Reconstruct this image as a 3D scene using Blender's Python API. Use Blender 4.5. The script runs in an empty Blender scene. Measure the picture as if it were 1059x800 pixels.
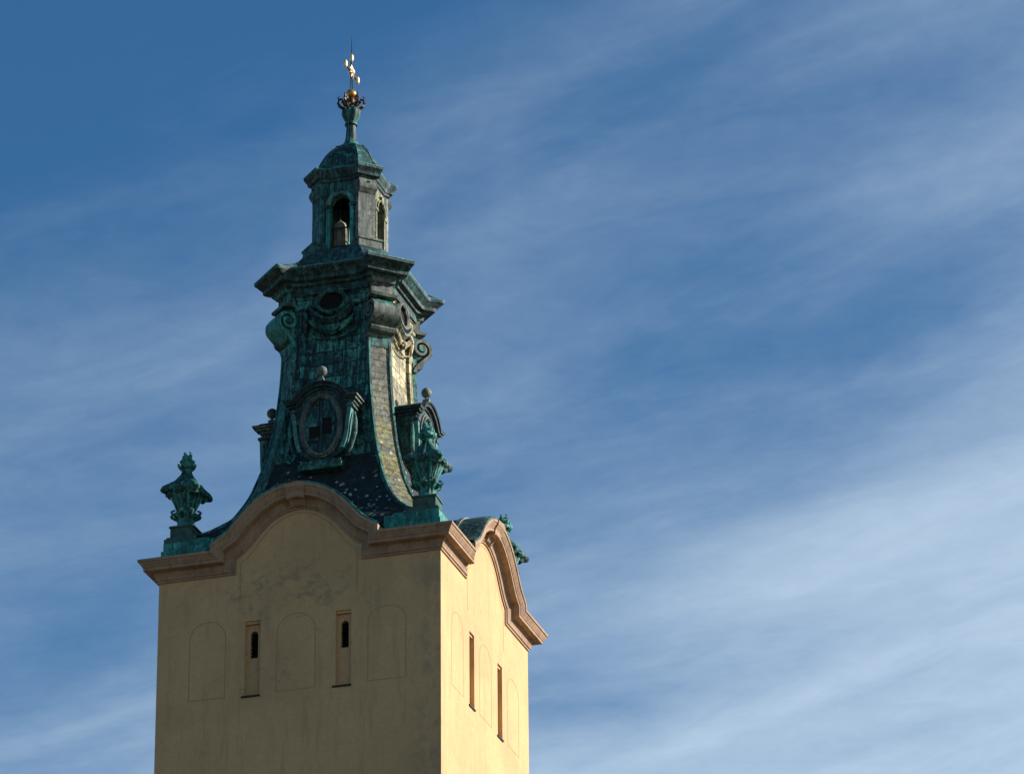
import bpy, bmesh, math, random
from math import sin, cos, pi, sqrt, radians
from mathutils import Vector, Matrix
random.seed(7)
S = bpy.context.scene
COL = S.collection
Z0 = 55.0            # height of the wall head above the ground

# ------------------------------------------------------------------ camera
cam_d = bpy.data.cameras.new('camera'); cam = bpy.data.objects.new('camera', cam_d); COL.objects.link(cam)
CX, CY, CZ, AZ, PI_, RO, F = 45.0483, -129.6462, -53.3859, -0.2924, 0.4244, -0.0096, 4398.4
fw = Vector((sin(AZ)*cos(PI_), cos(AZ)*cos(PI_), sin(PI_)))
r0 = Vector((cos(AZ), -sin(AZ), 0)); u0 = r0.cross(fw)
r1 = r0*cos(RO) + u0*sin(RO); u1 = -r0*sin(RO) + u0*cos(RO)
Mx = Matrix((r1, u1, -fw)).transposed().to_4x4(); Mx.translation = Vector((CX, CY, CZ + Z0))
cam.matrix_world = Mx
cam_d.sensor_width = 36; cam_d.lens = F/1059*36; cam_d.clip_start = 1; cam_d.clip_end = 20000
S.camera = cam

# ------------------------------------------------------------------ sun and sky
SUN_EL, SUN_BACK = radians(24), radians(20)        # the sun stands to the right (+X) and a little behind the front face
sdir = Vector((cos(SUN_EL)*cos(SUN_BACK), cos(SUN_EL)*sin(SUN_BACK), sin(SUN_EL)))
sd = bpy.data.lights.new('sun', 'SUN'); sun = bpy.data.objects.new('sun', sd); COL.objects.link(sun)
sd.energy = 4.9; sd.angle = radians(0.5); sd.color = (1.0, 0.87, 0.86)
sun.rotation_euler = sdir.to_track_quat('Z', 'Y').to_euler()
sun.location = (60, 20, 120)

W = bpy.data.worlds.new('World'); S.world = W; W.use_nodes = True
nt = W.node_tree; N = nt.nodes; L = nt.links; N.clear()
def wn(t, **k):
    n = N.new(t)
    for a, b in k.items(): setattr(n, a, b)
    return n
sky = wn('ShaderNodeTexSky', sky_type='NISHITA', sun_disc=False, sun_elevation=SUN_EL,
         sun_rotation=pi/2 - SUN_BACK, altitude=300, air_density=1.0, dust_density=0.3, ozone_density=3.0)
hs = wn('ShaderNodeHueSaturation'); hs.inputs['Saturation'].default_value = 1.36; hs.inputs['Value'].default_value = 0.98
L.new(sky.outputs[0], hs.inputs['Color'])
tc = wn('ShaderNodeTexCoord')
# thin cirrus, laid out on a flat layer high above: direction / height
sep = wn('ShaderNodeSeparateXYZ'); L.new(tc.outputs['Generated'], sep.inputs[0])
zc = wn('ShaderNodeMath', operation='MAXIMUM'); L.new(sep.outputs['Z'], zc.inputs[0]); zc.inputs[1].default_value = 0.06
dx = wn('ShaderNodeMath', operation='DIVIDE'); L.new(sep.outputs['X'], dx.inputs[0]); L.new(zc.outputs[0], dx.inputs[1])
dy = wn('ShaderNodeMath', operation='DIVIDE'); L.new(sep.outputs['Y'], dy.inputs[0]); L.new(zc.outputs[0], dy.inputs[1])
cmb = wn('ShaderNodeCombineXYZ'); L.new(dx.outputs[0], cmb.inputs[0]); L.new(dy.outputs[0], cmb.inputs[1])
def cloud_noise(rot, sx, sy, scale, detail, rough, dist, off=(0, 0, 0)):
    m = wn('ShaderNodeMapping', vector_type='TEXTURE'); m.inputs['Rotation'].default_value = (0, 0, -rot); m.inputs['Scale'].default_value = (1/sx, 1/sy, 1)
    m.inputs['Location'].default_value = off
    L.new(cmb.outputs[0], m.inputs[0])
    n = wn('ShaderNodeTexNoise'); n.inputs['Scale'].default_value = scale; n.inputs['Detail'].default_value = detail
    n.inputs['Roughness'].default_value = rough; n.inputs['Distortion'].default_value = dist
    L.new(m.outputs[0], n.inputs['Vector']); return n.outputs['Fac']
def wmath(op, a, b, c=None):
    n = wn('ShaderNodeMath', operation=op)
    for i, v in enumerate((a, b, c)):
        if v is None: continue
        if isinstance(v, (int, float)): n.inputs[i].default_value = v
        else: L.new(v, n.inputs[i])
    return n.outputs[0]
CR = 0.40
big = cloud_noise(CR, 1.0, 2.0, 1.25, 2.0, 0.5, 0.3, (5.255, 2.22, 0))
mid = cloud_noise(CR+0.10, 1.0, 2.6, 2.6, 5, 0.55, 0.8, (0.3, 5.1, 0))
fine = cloud_noise(CR-0.20, 1.3, 2.3, 9.0, 8, 0.66, 1.0, (3.3, 1.9, 0))
mot = cloud_noise(CR+0.5, 1.3, 1.6, 22.0, 6, 0.65, 0.3, (8.3, 1.9, 0))
tot = wmath('ADD', wmath('MULTIPLY', big, 0.86), wmath('ADD', wmath('MULTIPLY', mid, 0.34), wmath('ADD', wmath('MULTIPLY', fine, 0.09), wmath('MULTIPLY', mot, 0.09))))
# more cover lower in the sky and to the right of the tower
low = wmath('MULTIPLY_ADD', sep.outputs['Z'], -2.6, 1.12)
side = wmath('MULTIPLY_ADD', sep.outputs['X'], 1.25, 0.36)
tot = wmath('ADD', tot, wmath('ADD', low, side))
behind = wn('ShaderNodeMapRange', interpolation_type='SMOOTHSTEP'); L.new(sep.outputs['Y'], behind.inputs[0])   # unseen sky behind the viewer kept cloudless, to darken the shaded front
behind.inputs[1].default_value = 0.1; behind.inputs[2].default_value = 0.6; behind.inputs[3].default_value = -1.2; behind.inputs[4].default_value = 0.0
tot = wmath('ADD', tot, behind.outputs[0])
mr = wn('ShaderNodeMapRange', interpolation_type='SMOOTHSTEP'); L.new(tot, mr.inputs[0])
mr.inputs[1].default_value = 0.50; mr.inputs[2].default_value = 1.48; mr.inputs[3].default_value = 0.04; mr.inputs[4].default_value = 1.0
mx = wn('ShaderNodeMix', data_type='RGBA'); L.new(mr.outputs[0], mx.inputs[0]); L.new(hs.outputs[0], mx.inputs[6])
mx.inputs[7].default_value = (6.3, 7.7, 9.0, 1)
bg = wn('ShaderNodeBackground'); bg.inputs['Strength'].default_value = 0.06
L.new(mx.outputs[2], bg.inputs['Color'])
wo = wn('ShaderNodeOutputWorld'); L.new(bg.outputs[0], wo.inputs[0])

S.view_settings.view_transform = 'Standard'; S.view_settings.look = 'None'
S.view_settings.exposure = 0.85; S.view_settings.gamma = 1; S.view_settings.use_curve_mapping = False
S.render.engine = 'CYCLES'
S.render.resolution_x = 1024; S.render.resolution_y = 773

# ------------------------------------------------------------------ materials
class MatB:
    def __init__(s, name):
        s.m = bpy.data.materials.new(name); s.m.use_nodes = True
        s.N = s.m.node_tree.nodes; s.L = s.m.node_tree.links
        s.b = s.N['Principled BSDF']; s.tc = s.N.new('ShaderNodeTexCoord'); s.hgt = None
    def n(s, t, **k):
        n = s.N.new(t)
        for a, b in k.items(): setattr(n, a, b)
        return n
    def put(s, v, sock):
        if isinstance(v, bpy.types.NodeSocket): s.L.new(v, sock)
        elif isinstance(v, (tuple, list)): sock.default_value = (*v, 1) if len(v) == 3 else v
        else: sock.default_value = v
    def vec(s, space='Object', scale=(1, 1, 1), loc=(0, 0, 0), rot=(0, 0, 0)):
        m = s.n('ShaderNodeMapping'); m.inputs['Scale'].default_value = scale; m.inputs['Location'].default_value = loc
        m.inputs['Rotation'].default_value = rot
        s.L.new(s.tc.outputs[space], m.inputs[0]); return m.outputs[0]
    def noise(s, vec, scale, detail=4, rough=0.55, dist=0):
        n = s.n('ShaderNodeTexNoise'); s.L.new(vec, n.inputs['Vector'])
        n.inputs['Scale'].default_value = scale; n.inputs['Detail'].default_value = detail
        n.inputs['Roughness'].default_value = rough; n.inputs['Distortion'].default_value = dist
        return n.outputs['Fac']
    def rng(s, v, a, b, c=0.0, d=1.0):
        n = s.n('ShaderNodeMapRange', interpolation_type='SMOOTHSTEP'); s.L.new(v, n.inputs[0])
        for i, x in enumerate((a, b, c, d)): n.inputs[i+1].default_value = x
        return n.outputs[0]
    def mix(s, f, a, b, mode='MIX'):
        n = s.n('ShaderNodeMix', data_type='RGBA', blend_type=mode)
        s.put(f, n.inputs[0]); s.put(a, n.inputs[6]); s.put(b, n.inputs[7]); return n.outputs[2]
    def math(s, op, a, b=0.0):
        n = s.n('ShaderNodeMath', operation=op); s.put(a, n.inputs[0]); s.put(b, n.inputs[1]); return n.outputs[0]
    def brick(s, vec, w, h, mortar=0.02, c1=(0, 0, 0), c2=(1, 1, 1), off=0.5, smooth=0.1):
        n = s.n('ShaderNodeTexBrick'); s.L.new(vec, n.inputs['Vector'])
        n.inputs['Color1'].default_value = (*c1, 1); n.inputs['Color2'].default_value = (*c2, 1)
        n.inputs['Mortar'].default_value = (0, 0, 0, 1)
        n.inputs['Scale'].default_value = 1; n.inputs['Mortar Size'].default_value = mortar
        n.inputs['Mortar Smooth'].default_value = smooth
        n.inputs['Brick Width'].default_value = w; n.inputs['Row Height'].default_value = h; n.offset = off
        return n.outputs['Color'], n.outputs['Fac']
    def bump(s, h, strength=0.5, dist=0.02):
        n = s.n('ShaderNodeBump'); n.inputs['Strength'].default_value = strength; n.inputs['Distance'].default_value = dist
        s.L.new(h, n.inputs['Height'])
        if s.hgt is not None: s.L.new(s.hgt, n.inputs['Normal'])
        s.hgt = n.outputs[0]; s.L.new(s.hgt, s.b.inputs['Normal'])
    def out(s, col, rough=0.8, metal=0.0):
        s.put(col, s.b.inputs['Base Color']); s.put(rough, s.b.inputs['Roughness']); s.put(metal, s.b.inputs['Metallic'])
        s.b.inputs['Specular IOR Level'].default_value = 0.3
        return s.m

def m_plaster():
    q = MatB('ochre_plaster')
    o = q.vec()
    big = q.noise(o, 0.35, 4, 0.6, 0.3); med = q.noise(o, 1.6, 6, 0.65); fin = q.noise(o, 14, 6, 0.7)
    col = q.mix(q.rng(big, 0.35, 0.68), (0.64, 0.415, 0.182), (0.53, 0.345, 0.152))
    col = q.mix(q.rng(med, 0.5, 0.75, 0, 0.45), col, (0.46, 0.34, 0.19))
    # grey run marks
    st = q.noise(q.vec(scale=(2.2, 2.2, 0.22)), 1.6, 6, 0.7)
    col = q.mix(q.rng(st, 0.50, 0.68, 0, 0.45), col, (0.34, 0.245, 0.13))
    # peeled blots
    bl = q.noise(q.vec(scale=(1.0, 1.0, 1.9), loc=(3.1, 0, 8.2)), 1.15, 8, 0.72, 0.3)
    col = q.mix(q.rng(bl, 0.60, 0.68, 0, 0.35), col, (0.30, 0.235, 0.16))
    # a broad soiled patch under the gable's crown and along the corner
    sx_ = q.n('ShaderNodeSeparateXYZ'); q.L.new(o, sx_.inputs[0])
    px = q.math('POWER', q.math('MULTIPLY', q.math('ADD', sx_.outputs['X'], 0.4), 0.42), 2.0)
    pz = q.math('POWER', q.math('MULTIPLY', q.math('SUBTRACT', sx_.outputs['Z'], Z0-1.0), 0.95), 2.0)
    pm = q.rng(q.math('ADD', px, pz), 0.2, 1.6, 1.0, 0.0)
    pn = q.noise(q.vec(scale=(1.0, 1.0, 1.6), loc=(0.4, 2, 1)), 2.2, 9, 0.74, 0.6)
    col = q.mix(q.math('MULTIPLY', pm, q.rng(pn, 0.50, 0.60, 0, 0.62)), col, (0.24, 0.185, 0.115))
    cm_ = q.math('MULTIPLY', q.rng(sx_.outputs['X'], 3.4, 4.9), q.rng(sx_.outputs['Y'], -4.99, -4.9, 1, 0))
    col = q.mix(q.math('MULTIPLY', cm_, q.rng(q.noise(q.vec(scale=(1, 1, 0.7), loc=(2, 2, 6)), 1.7, 9, 0.72, 0.4), 0.46, 0.60, 0.1, 0.6)), col, (0.26, 0.20, 0.13))
    bl2 = q.noise(q.vec(scale=(0.8, 0.8, 1.3), loc=(1.7, 4.0, 2.2)), 2.4, 9, 0.75, 0.5)
    col = q.mix(q.math('MULTIPLY', q.rng(bl2, 0.55, 0.60, 0, 0.4), q.rng(big, 0.45, 0.60)), col, (0.25, 0.20, 0.14))
    col = q.mix(q.rng(q.noise(o, 5, 6, 0.7), 0.40, 0.68, 0, 0.30), col, (0.40, 0.28, 0.15))
    col = q.mix(q.rng(fin, 0.35, 0.75, 0, 0.35), col, (0.36, 0.26, 0.14))
    grit = q.noise(o, 34, 4, 0.7)
    col = q.mix(q.rng(grit, 0.48, 0.72, 0, 0.40), col, (0.33, 0.24, 0.12))
    q.bump(fin, 0.6, 0.02); q.bump(grit, 0.5, 0.012); q.bump(med, 0.5, 0.05)
    return q.out(col, 0.92)
def m_stone():
    q = MatB('cornice_render'); o = q.vec()
    a = q.noise(o, 1.3, 6, 0.65); b = q.noise(o, 9, 5, 0.7)
    col = q.mix(q.rng(a, 0.35, 0.7), (0.36, 0.255, 0.150), (0.26, 0.183, 0.110))
    col = q.mix(q.rng(b, 0.5, 0.75, 0, 0.4), col, (0.16, 0.11, 0.068))
    d_ = q.noise(q.vec(scale=(2.5, 2.5, 0.6)), 2.2, 7, 0.72, 0.2)
    col = q.mix(q.rng(d_, 0.48, 0.64, 0, 0.55), col, (0.135, 0.092, 0.058))
    q.bump(b, 0.3, 0.01)
    return q.out(col, 0.88)
def m_copper(name, c1, c2, dark, seams=None, wear=0.5, space='Object', pale=None):
    q = MatB(name); o = q.vec()
    a = q.noise(o, 0.9, 5, 0.6, 0.5); b = q.noise(q.vec(scale=(1.25, 1.25, 0.8)), 4.2, 8, 0.74, 0.3)
    col = q.mix(q.rng(a, 0.40, 0.60), c1, c2)
    if seams:
        w, h = seams
        wob = q.noise(o, 1.4, 2, 0.5)
        uv0 = q.vec('UV'); vm = q.n('ShaderNodeVectorMath', operation='ADD'); q.L.new(uv0, vm.inputs[0])
        cx = q.n('ShaderNodeCombineXYZ'); q.L.new(q.math('MULTIPLY', wob, 0.25), cx.inputs[0]); q.L.new(q.math('MULTIPLY', wob, 0.16), cx.inputs[1]); q.L.new(cx.outputs[0], vm.inputs[1])
        bc, bf = q.brick(vm.outputs[0], w, h, 0.020)
        col = q.mix(q.math('MULTIPLY', q.rng(bc, 0.1, 0.9), 0.75), col, dark)
        bc2, bf2 = q.brick(vm.outputs[0], w, h, 0.014, (1, 1, 1), (0, 0, 0))
        col = q.mix(q.math('MULTIPLY', q.rng(bc, 0.60, 0.90), 0.75), col, (c1[0]*2.0, c1[1]*1.75, c1[2]*1.7))
        col = q.mix(bf, col, (dark[0]*0.3, dark[1]*0.3, dark[2]*0.3))
    st = q.noise(q.vec(scale=(3.6, 3.6, 0.42)), 1.7, 8, 0.74, 0.25)
    col = q.mix(q.rng(st, 0.43, 0.56, 0, min(1, wear + 0.4)), col, dark)
    if pale: col = q.mix(q.rng(b, 0.54, 0.66, 0, 0.75), col, pale)
    else: col = q.mix(q.rng(b, 0.55, 0.62, 0, 0.7), col, (c1[0]*1.9+0.018, c1[1]*1.45+0.02, c1[2]*1.4+0.015))
    sp = q.noise(q.vec(loc=(5, 2, 9)), 4.5, 8, 0.78)
    col = q.mix(q.rng(sp, 0.50, 0.58, 0, wear+0.35), col, (0.010, 0.015, 0.013))
    rs = q.noise(q.vec(loc=(1, 12, 3)), 2.6, 7, 0.75)
    col = q.mix(q.rng(rs, 0.62, 0.70, 0, 0.6), col, (0.085, 0.062, 0.028))
    q.bump(b, 0.35, 0.03); q.bump(sp, 0.25, 0.02)
    if seams: q.bump(q.math('SUBTRACT', 1.0, bf), 0.6, 0.03)
    return q.out(col, 0.62, 0.0)
def m_scale(name, base1, base2, spots, thr, w=0.30, h=0.20, lichen=None, zfade=None):
    """small roof scales in rows; single scales are bare and pale"""
    q = MatB(name); uv0 = q.vec('UV')
    wob = q.noise(q.vec(), 3.0, 3, 0.6); vm = q.n('ShaderNodeVectorMath', operation='ADD'); q.L.new(uv0, vm.inputs[0])
    cxx = q.n('ShaderNodeCombineXYZ'); q.L.new(q.math('MULTIPLY', wob, 0.42), cxx.inputs[0]); q.L.new(q.math('MULTIPLY', wob, 0.26), cxx.inputs[1]); q.L.new(cxx.outputs[0], vm.inputs[1])
    uv = vm.outputs[0]
    bc, bf = q.brick(uv, w, h, 0.014, smooth=0.3)
    a = q.noise(q.vec(), 1.1, 5, 0.6); b = q.noise(q.vec(), 5, 6, 0.7)
    col = q.mix(q.rng(a, 0.38, 0.62), base1, base2)
    col = q.mix(q.math('MULTIPLY', bc, 0.35), col, (base1[0]*1.9, base1[1]*1.9, base1[2]*1.9))
    if lichen:
        li = q.noise(q.vec(loc=(2, 7, 3)), 1.5, 6, 0.7)
        # lichen keeps to the lower half of the strip
        sp_ = q.n('ShaderNodeSeparateXYZ'); q.L.new(q.tc.outputs['Object'], sp_.inputs[0])
        hz = q.rng(sp_.outputs['Z'], Z0+5.6, Z0+8.0, 1.0, 0.1)
        col = q.mix(q.math('MULTIPLY', q.rng(li, 0.42, 0.58), q.math('MULTIPLY', hz, 0.9)), col, lichen)
    col = q.mix(q.rng(b, 0.46, 0.62, 0, 0.75), col, (base1[0]*0.3, base1[1]*0.3, base1[2]*0.3))
    # scattered pale chips: jittered cells
    vo = q.n('ShaderNodeTexVoronoi'); vo.inputs['Scale'].default_value = 5.0; vo.inputs['Randomness'].default_value = 1.0
    q.L.new(q.vec('UV', scale=(1.0, 0.85, 1)), vo.inputs['Vector'])
    sz = q.math('LESS_THAN', q.math('ADD', vo.outputs['Distance'], q.math('MULTIPLY', q.math('SUBTRACT', b, 0.5), 0.5)), 0.27)
    sel = q.n('ShaderNodeSeparateColor'); q.L.new(vo.outputs['Color'], sel.inputs[0])
    cl = q.rng(q.noise(q.vec(loc=(9, 1, 4)), 0.9, 2, 0.5), 0.40, 0.5)
    f = q.math('MULTIPLY', q.math('MULTIPLY', sz, q.math('GREATER_THAN', sel.outputs[0], thr)), cl)
    col = q.mix(q.math('MULTIPLY', f, 0.85), col, spots)
    col = q.mix(q.math('MULTIPLY', bf, 0.7), col, (0.02, 0.022, 0.018))
    q.bump(q.math('SUBTRACT', 1.0, bf), 0.9, 0.04); q.bump(b, 0.4, 0.03)
    return q.out(col, 0.7)
def m_plain(name, col, rough=0.6, metal=0.0, var=0.3):
    q = MatB(name); a = q.noise(q.vec(), 4, 5, 0.65)
    c = q.mix(q.rng(a, 0.35, 0.7), col, tuple(x*(1-var) for x in col)); q.bump(a, 0.2, 0.01)
    return q.out(c, rough, metal)
M = dict(
    plaster=m_plaster(), stone=m_stone(),
    copper=m_copper('green_copper', (0.046, 0.235, 0.180), (0.024, 0.132, 0.105), (0.008, 0.028, 0.025)),
    bright=m_copper('bright_green_copper', (0.044, 0.33, 0.255), (0.026, 0.215, 0.170), (0.009, 0.052, 0.046), wear=0.2),
    sheet=m_copper('sheet_copper_panels', (0.048, 0.255, 0.200), (0.020, 0.118, 0.098), (0.005, 0.018, 0.018), seams=(0.66, 0.50), wear=0.5),
    sheet_pale=m_copper('sunlit_pale_sheet', (0.42, 0.42, 0.225), (0.32, 0.325, 0.18), (0.09, 0.095, 0.055), seams=(0.55, 0.42), wear=0.3, pale=(0.56, 0.52, 0.27)),  # cream tone of sunlight put into the right-hand face's colour
    grey=m_copper('grey_weathered_sunlit_copper', (0.14, 0.185, 0.14), (0.10, 0.140, 0.108), (0.035, 0.046, 0.036), wear=0.3),  # also carries the sunlit tone of the right-hand corner pieces
    moulding=m_copper('moulding_copper', (0.042, 0.140, 0.118), (0.022, 0.070, 0.060), (0.009, 0.018, 0.016), wear=0.5),
    darkc=m_copper('blackened_copper', (0.024, 0.070, 0.066), (0.015, 0.042, 0.040), (0.007, 0.014, 0.013), wear=0.5),
    scale=m_scale('dark_roof_scales', (0.017, 0.026, 0.025), (0.009, 0.014, 0.014), (0.34, 0.40, 0.31), 0.30),
    tile=m_scale('lichened_scale_tiles', (0.165, 0.185, 0.13), (0.085, 0.10, 0.072), (0.55, 0.52, 0.27), 0.50, 0.33, 0.25, lichen=(0.25, 0.245, 0.08)),
    bell=m_plain('brown_bell_bronze', (0.25, 0.245, 0.155), 0.75, 0.0, 0.6),
    line=m_plain('plaster_edge_shade', (0.43, 0.285, 0.12), 0.9, 0.0, 0.2),  # darker than the wall: edge shadow of shallow panels put into colour
    olive=m_copper('olive_sunlit_copper', (0.27, 0.30, 0.15), (0.18, 0.205, 0.105), (0.05, 0.06, 0.035), wear=0.35),  # sunlit tone of the lantern's right side, painted into the copper
    oldgold=m_plain('tarnished_gilding', (0.50, 0.30, 0.08), 0.42, 0.7, 0.5),
    edge=m_copper('pale_copper_edge', (0.09, 0.30, 0.25), (0.06, 0.21, 0.18), (0.03, 0.09, 0.08), wear=0.1),
    dome=m_copper('mottled_dome_copper', (0.034, 0.175, 0.148), (0.016, 0.060, 0.054), (0.009, 0.022, 0.019), wear=0.45, seams=(0.42, 0.6)),
    dark=m_plain('dark_interior', (0.008, 0.007, 0.006), 0.9),
    wood=m_plain('bare_timber', (0.16, 0.12, 0.08), 0.8),
    plinth=m_plain('mossy_stone', (0.06, 0.125, 0.095), 0.9, var=0.5),
    gold=m_plain('gilding', (0.98, 0.74, 0.36), 0.42, 0.6, 0.15),
    bronze=m_plain('tarnished_bronze', (0.085, 0.05, 0.022), 0.5, 0.3, 0.5),
    iron=m_plain('dark_iron', (0.03, 0.028, 0.025), 0.5, 0.3),
)

# ------------------------------------------------------------------ mesh helpers
class MB:
    def __init__(s): s.v = []; s.f = []; s.uv = {}
    def add(s, vs, fs, uvs=None):
        o = len(s.v); s.v += [tuple(v) for v in vs]
        for i, f in enumerate(fs):
            if uvs: s.uv[len(s.f)] = [uvs[j] for j in f]
            s.f.append([o+j for j in f])
    def box(s, x0, x1, y0, y1, z0, z1):
        v = [(x, y, z) for z in (z0, z1) for y in (y0, y1) for x in (x0, x1)]
        s.add(v, [(0, 2, 3, 1), (4, 5, 7, 6), (0, 1, 5, 4), (2, 6, 7, 3), (0, 4, 6, 2), (1, 3, 7, 5)])
    def sheet(s, rows, closed=False):
        """rows of points -> quads with metric UVs (u centred on each row)"""
        n = len(rows[0]); vs = []; uv = []; vl = 0; prev = None
        mid = n//2
        for r in rows:
            r = [Vector(p) for p in r]
            if prev is not None: vl += sum((r[j]-prev[j]).length for j in range(n))/n
            cum = [0]
            for j in range(1, n): cum.append(cum[-1] + (r[j]-r[j-1]).length)
            cc = cum[-1]/2
            vs += r; uv += [(c-cc+50, vl+50) for c in cum]; prev = r
        fs = []
        for i in range(len(rows)-1):
            for j in range(n if closed else n-1):
                k = (j+1) % n; fs.append((i*n+j, i*n+k, (i+1)*n+k, (i+1)*n+j))
        s.add(vs, fs, uv)
    def loft(s, rings, cap0=True, cap1=True):
        n = len(rings[0]); o = len(s.v)
        s.sheet(rings, True)
        if cap0: s.f.append([o+j for j in reversed(range(n))])
        if cap1: s.f.append([o+(len(rings)-1)*n+j for j in range(n)])
    def prism(s, poly, fn, t0, t1):
        """poly of 2D points, fn(u, v, t) -> 3D; extruded between t0 and t1"""
        s.loft([[fn(u, v, t0) for u, v in poly], [fn(u, v, t1) for u, v in poly]])
    def tube(s, pts, r, n=8, taper=None):
        pts = [Vector(p) for p in pts]; rings = []
        for i, p in enumerate(pts):
            d = (pts[min(i+1, len(pts)-1)]-pts[max(i-1, 0)]).normalized()
            a = d.cross(Vector((0.3, 0.17, 1)) if abs(d.z) < 0.95 else Vector((1, 0.2, 0))).normalized(); b = d.cross(a)
            rr = (r[i] if isinstance(r, (list, tuple)) else r)
            rings.append([p + a*rr*cos(2*pi*k/n) + b*rr*sin(2*pi*k/n) for k in range(n)])
        s.loft(rings)
    def lathe(s, prof, n=32, c=(0, 0)):
        s.loft([[(c[0]+r*cos(2*pi*k/n), c[1]+r*sin(2*pi*k/n), z) for k in range(n)] for r, z in prof])
    def ball(s, c, r, n=20, sz=1.0):
        s.loft([[(c[0]+r*sin(pi*i/12)*cos(2*pi*k/n), c[1]+r*sin(pi*i/12)*sin(2*pi*k/n), c[2]-r*sz*cos(pi*i/12)) for k in range(n)]
                for i in [0.15]+list(range(1, 12))+[11.85]])
    def build(s, name, mat, parent=None, dz=0.0, smooth=35, rot=0.0):
        me = bpy.data.meshes.new(name)
        c, sn = cos(rot), sin(rot)
        me.from_pydata([(x*c-y*sn, x*sn+y*c, z+dz) for x, y, z in s.v], [], s.f)
        uvl = me.uv_layers.new(name='UVMap')
        for p in me.polygons:
            u = s.uv.get(p.index)
            if u and len(u) == len(p.loop_indices):
                for li, q in zip(p.loop_indices, u): uvl.data[li].uv = q
        bm = bmesh.new(); bm.from_mesh(me)
        bmesh.ops.remove_doubles(bm, verts=bm.verts, dist=0.0004)
        bmesh.ops.recalc_face_normals(bm, faces=bm.faces)
        bm.to_mesh(me); bm.free()
        me.materials.append(mat)
        if smooth:
            me.polygons.foreach_set('use_smooth', [True]*len(me.polygons))
            me.set_sharp_from_angle(angle=radians(smooth))
        o = bpy.data.objects.new(name, me); COL.objects.link(o)
        if parent: o.parent = parent
        return o
def empty(name, loc=(0, 0, 0), rz=0):
    o = bpy.data.objects.new(name, None); COL.objects.link(o); o.location = loc; o.rotation_euler = (0, 0, rz); return o
def tag(o, label=None, cat=None, group=None, kind=None):
    for k, v in (('label', label), ('category', cat), ('group', group), ('kind', kind)):
        if v: o[k] = v
    return o
def kids(o): return [c for c in bpy.data.objects if c.parent == o]
def copy_tree(o, parent=None):
    c = o.copy(); COL.objects.link(c)
    if parent: c.parent = parent
    for ch in kids(o): copy_tree(ch, c)
    return c
def interp(tab, x):
    if x <= tab[0][0]: return tab[0][1]
    for (a, b), (c, d) in zip(tab, tab[1:]):
        if x <= c: return b + (d-b)*(x-a)/(c-a)
    return tab[-1][1]
def catmull(tab, x):
    """smooth interpolation through a table"""
    n = len(tab)
    if x <= tab[0][0]: return tab[0][1]
    if x >= tab[-1][0]: return tab[-1][1]
    for i in range(n-1):
        if tab[i][0] <= x <= tab[i+1][0]:
            x0, y0 = tab[i]; x1, y1 = tab[i+1]; h = x1-x0; t = (x-x0)/h
            m0 = (y1-tab[i-1][1])/(x1-tab[i-1][0]) if i > 0 else (y1-y0)/h
            m1 = (tab[i+2][1]-y0)/(tab[i+2][0]-x0) if i < n-2 else (y1-y0)/h
            return (2*t**3-3*t*t+1)*y0 + (t**3-2*t*t+t)*h*m0 + (-2*t**3+3*t*t)*y1 + (t**3-t*t)*h*m1

# ------------------------------------------------------------------ ground
def m_ground():
    q = MatB('paving'); a = q.noise(q.vec(), 0.15, 5, 0.6); b = q.noise(q.vec(), 4, 5, 0.6)
    bc, bf = q.brick(q.vec(), 0.4, 0.22, 0.02)
    c = q.mix(q.rng(a, 0.35, 0.65), (0.13, 0.088, 0.048), (0.095, 0.066, 0.038)); c = q.mix(q.math('MULTIPLY', b, 0.4), c, (0.04, 0.035, 0.03))
    c = q.mix(bf, c, (0.02, 0.018, 0.015)); return q.out(c, 0.9)
g = MB(); g.box(-6000, 6000, -6000, 6000, -1, 0)
tag(g.build('ground', m_ground(), smooth=0), 'grey stone paving of the square around the tower', kind='structure')

# ------------------------------------------------------------------ the tower
T = empty('bell_tower')
tag(T, 'ochre plastered church bell tower with curved gables under a green copper baroque spire', 'tower')

# --- wall-side line of the curved gable (x, z), right half, mirrored
GH = [(2.36, 0.0), (2.36, 0.50), (2.20, 0.60), (2.00, 0.74), (1.78, 0.97), (1.55, 1.24), (1.32, 1.49), (1.08, 1.70), (0.82, 1.87), (0.55, 1.99), (0.28, 2.06), (0.0, 2.085)]
GP = [(-x, z) for x, z in GH] + [(x, z) for x, z in reversed(GH[:-1])]       # left foot ... crown ... right foot
def offset_path(path, n):
    out = []
    for i, p in enumerate(path):
        a = Vector(path[max(i-1, 0)]); b = Vector(p); c = Vector(path[min(i+1, len(path)-1)])
        d1 = (b-a).normalized() if i > 0 else None; d2 = (c-b).normalized() if i < len(path)-1 else None
        if d1 is None: d1 = d2
        if d2 is None: d2 = d1
        n1 = Vector((-d1.y, d1.x)); n2 = Vector((-d2.y, d2.x)); m = (n1+n2).normalized()
        k = n/max(0.45, m.dot(n1)); out.append((b.x+m.x*k, b.y+m.y*k))
    return out

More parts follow.
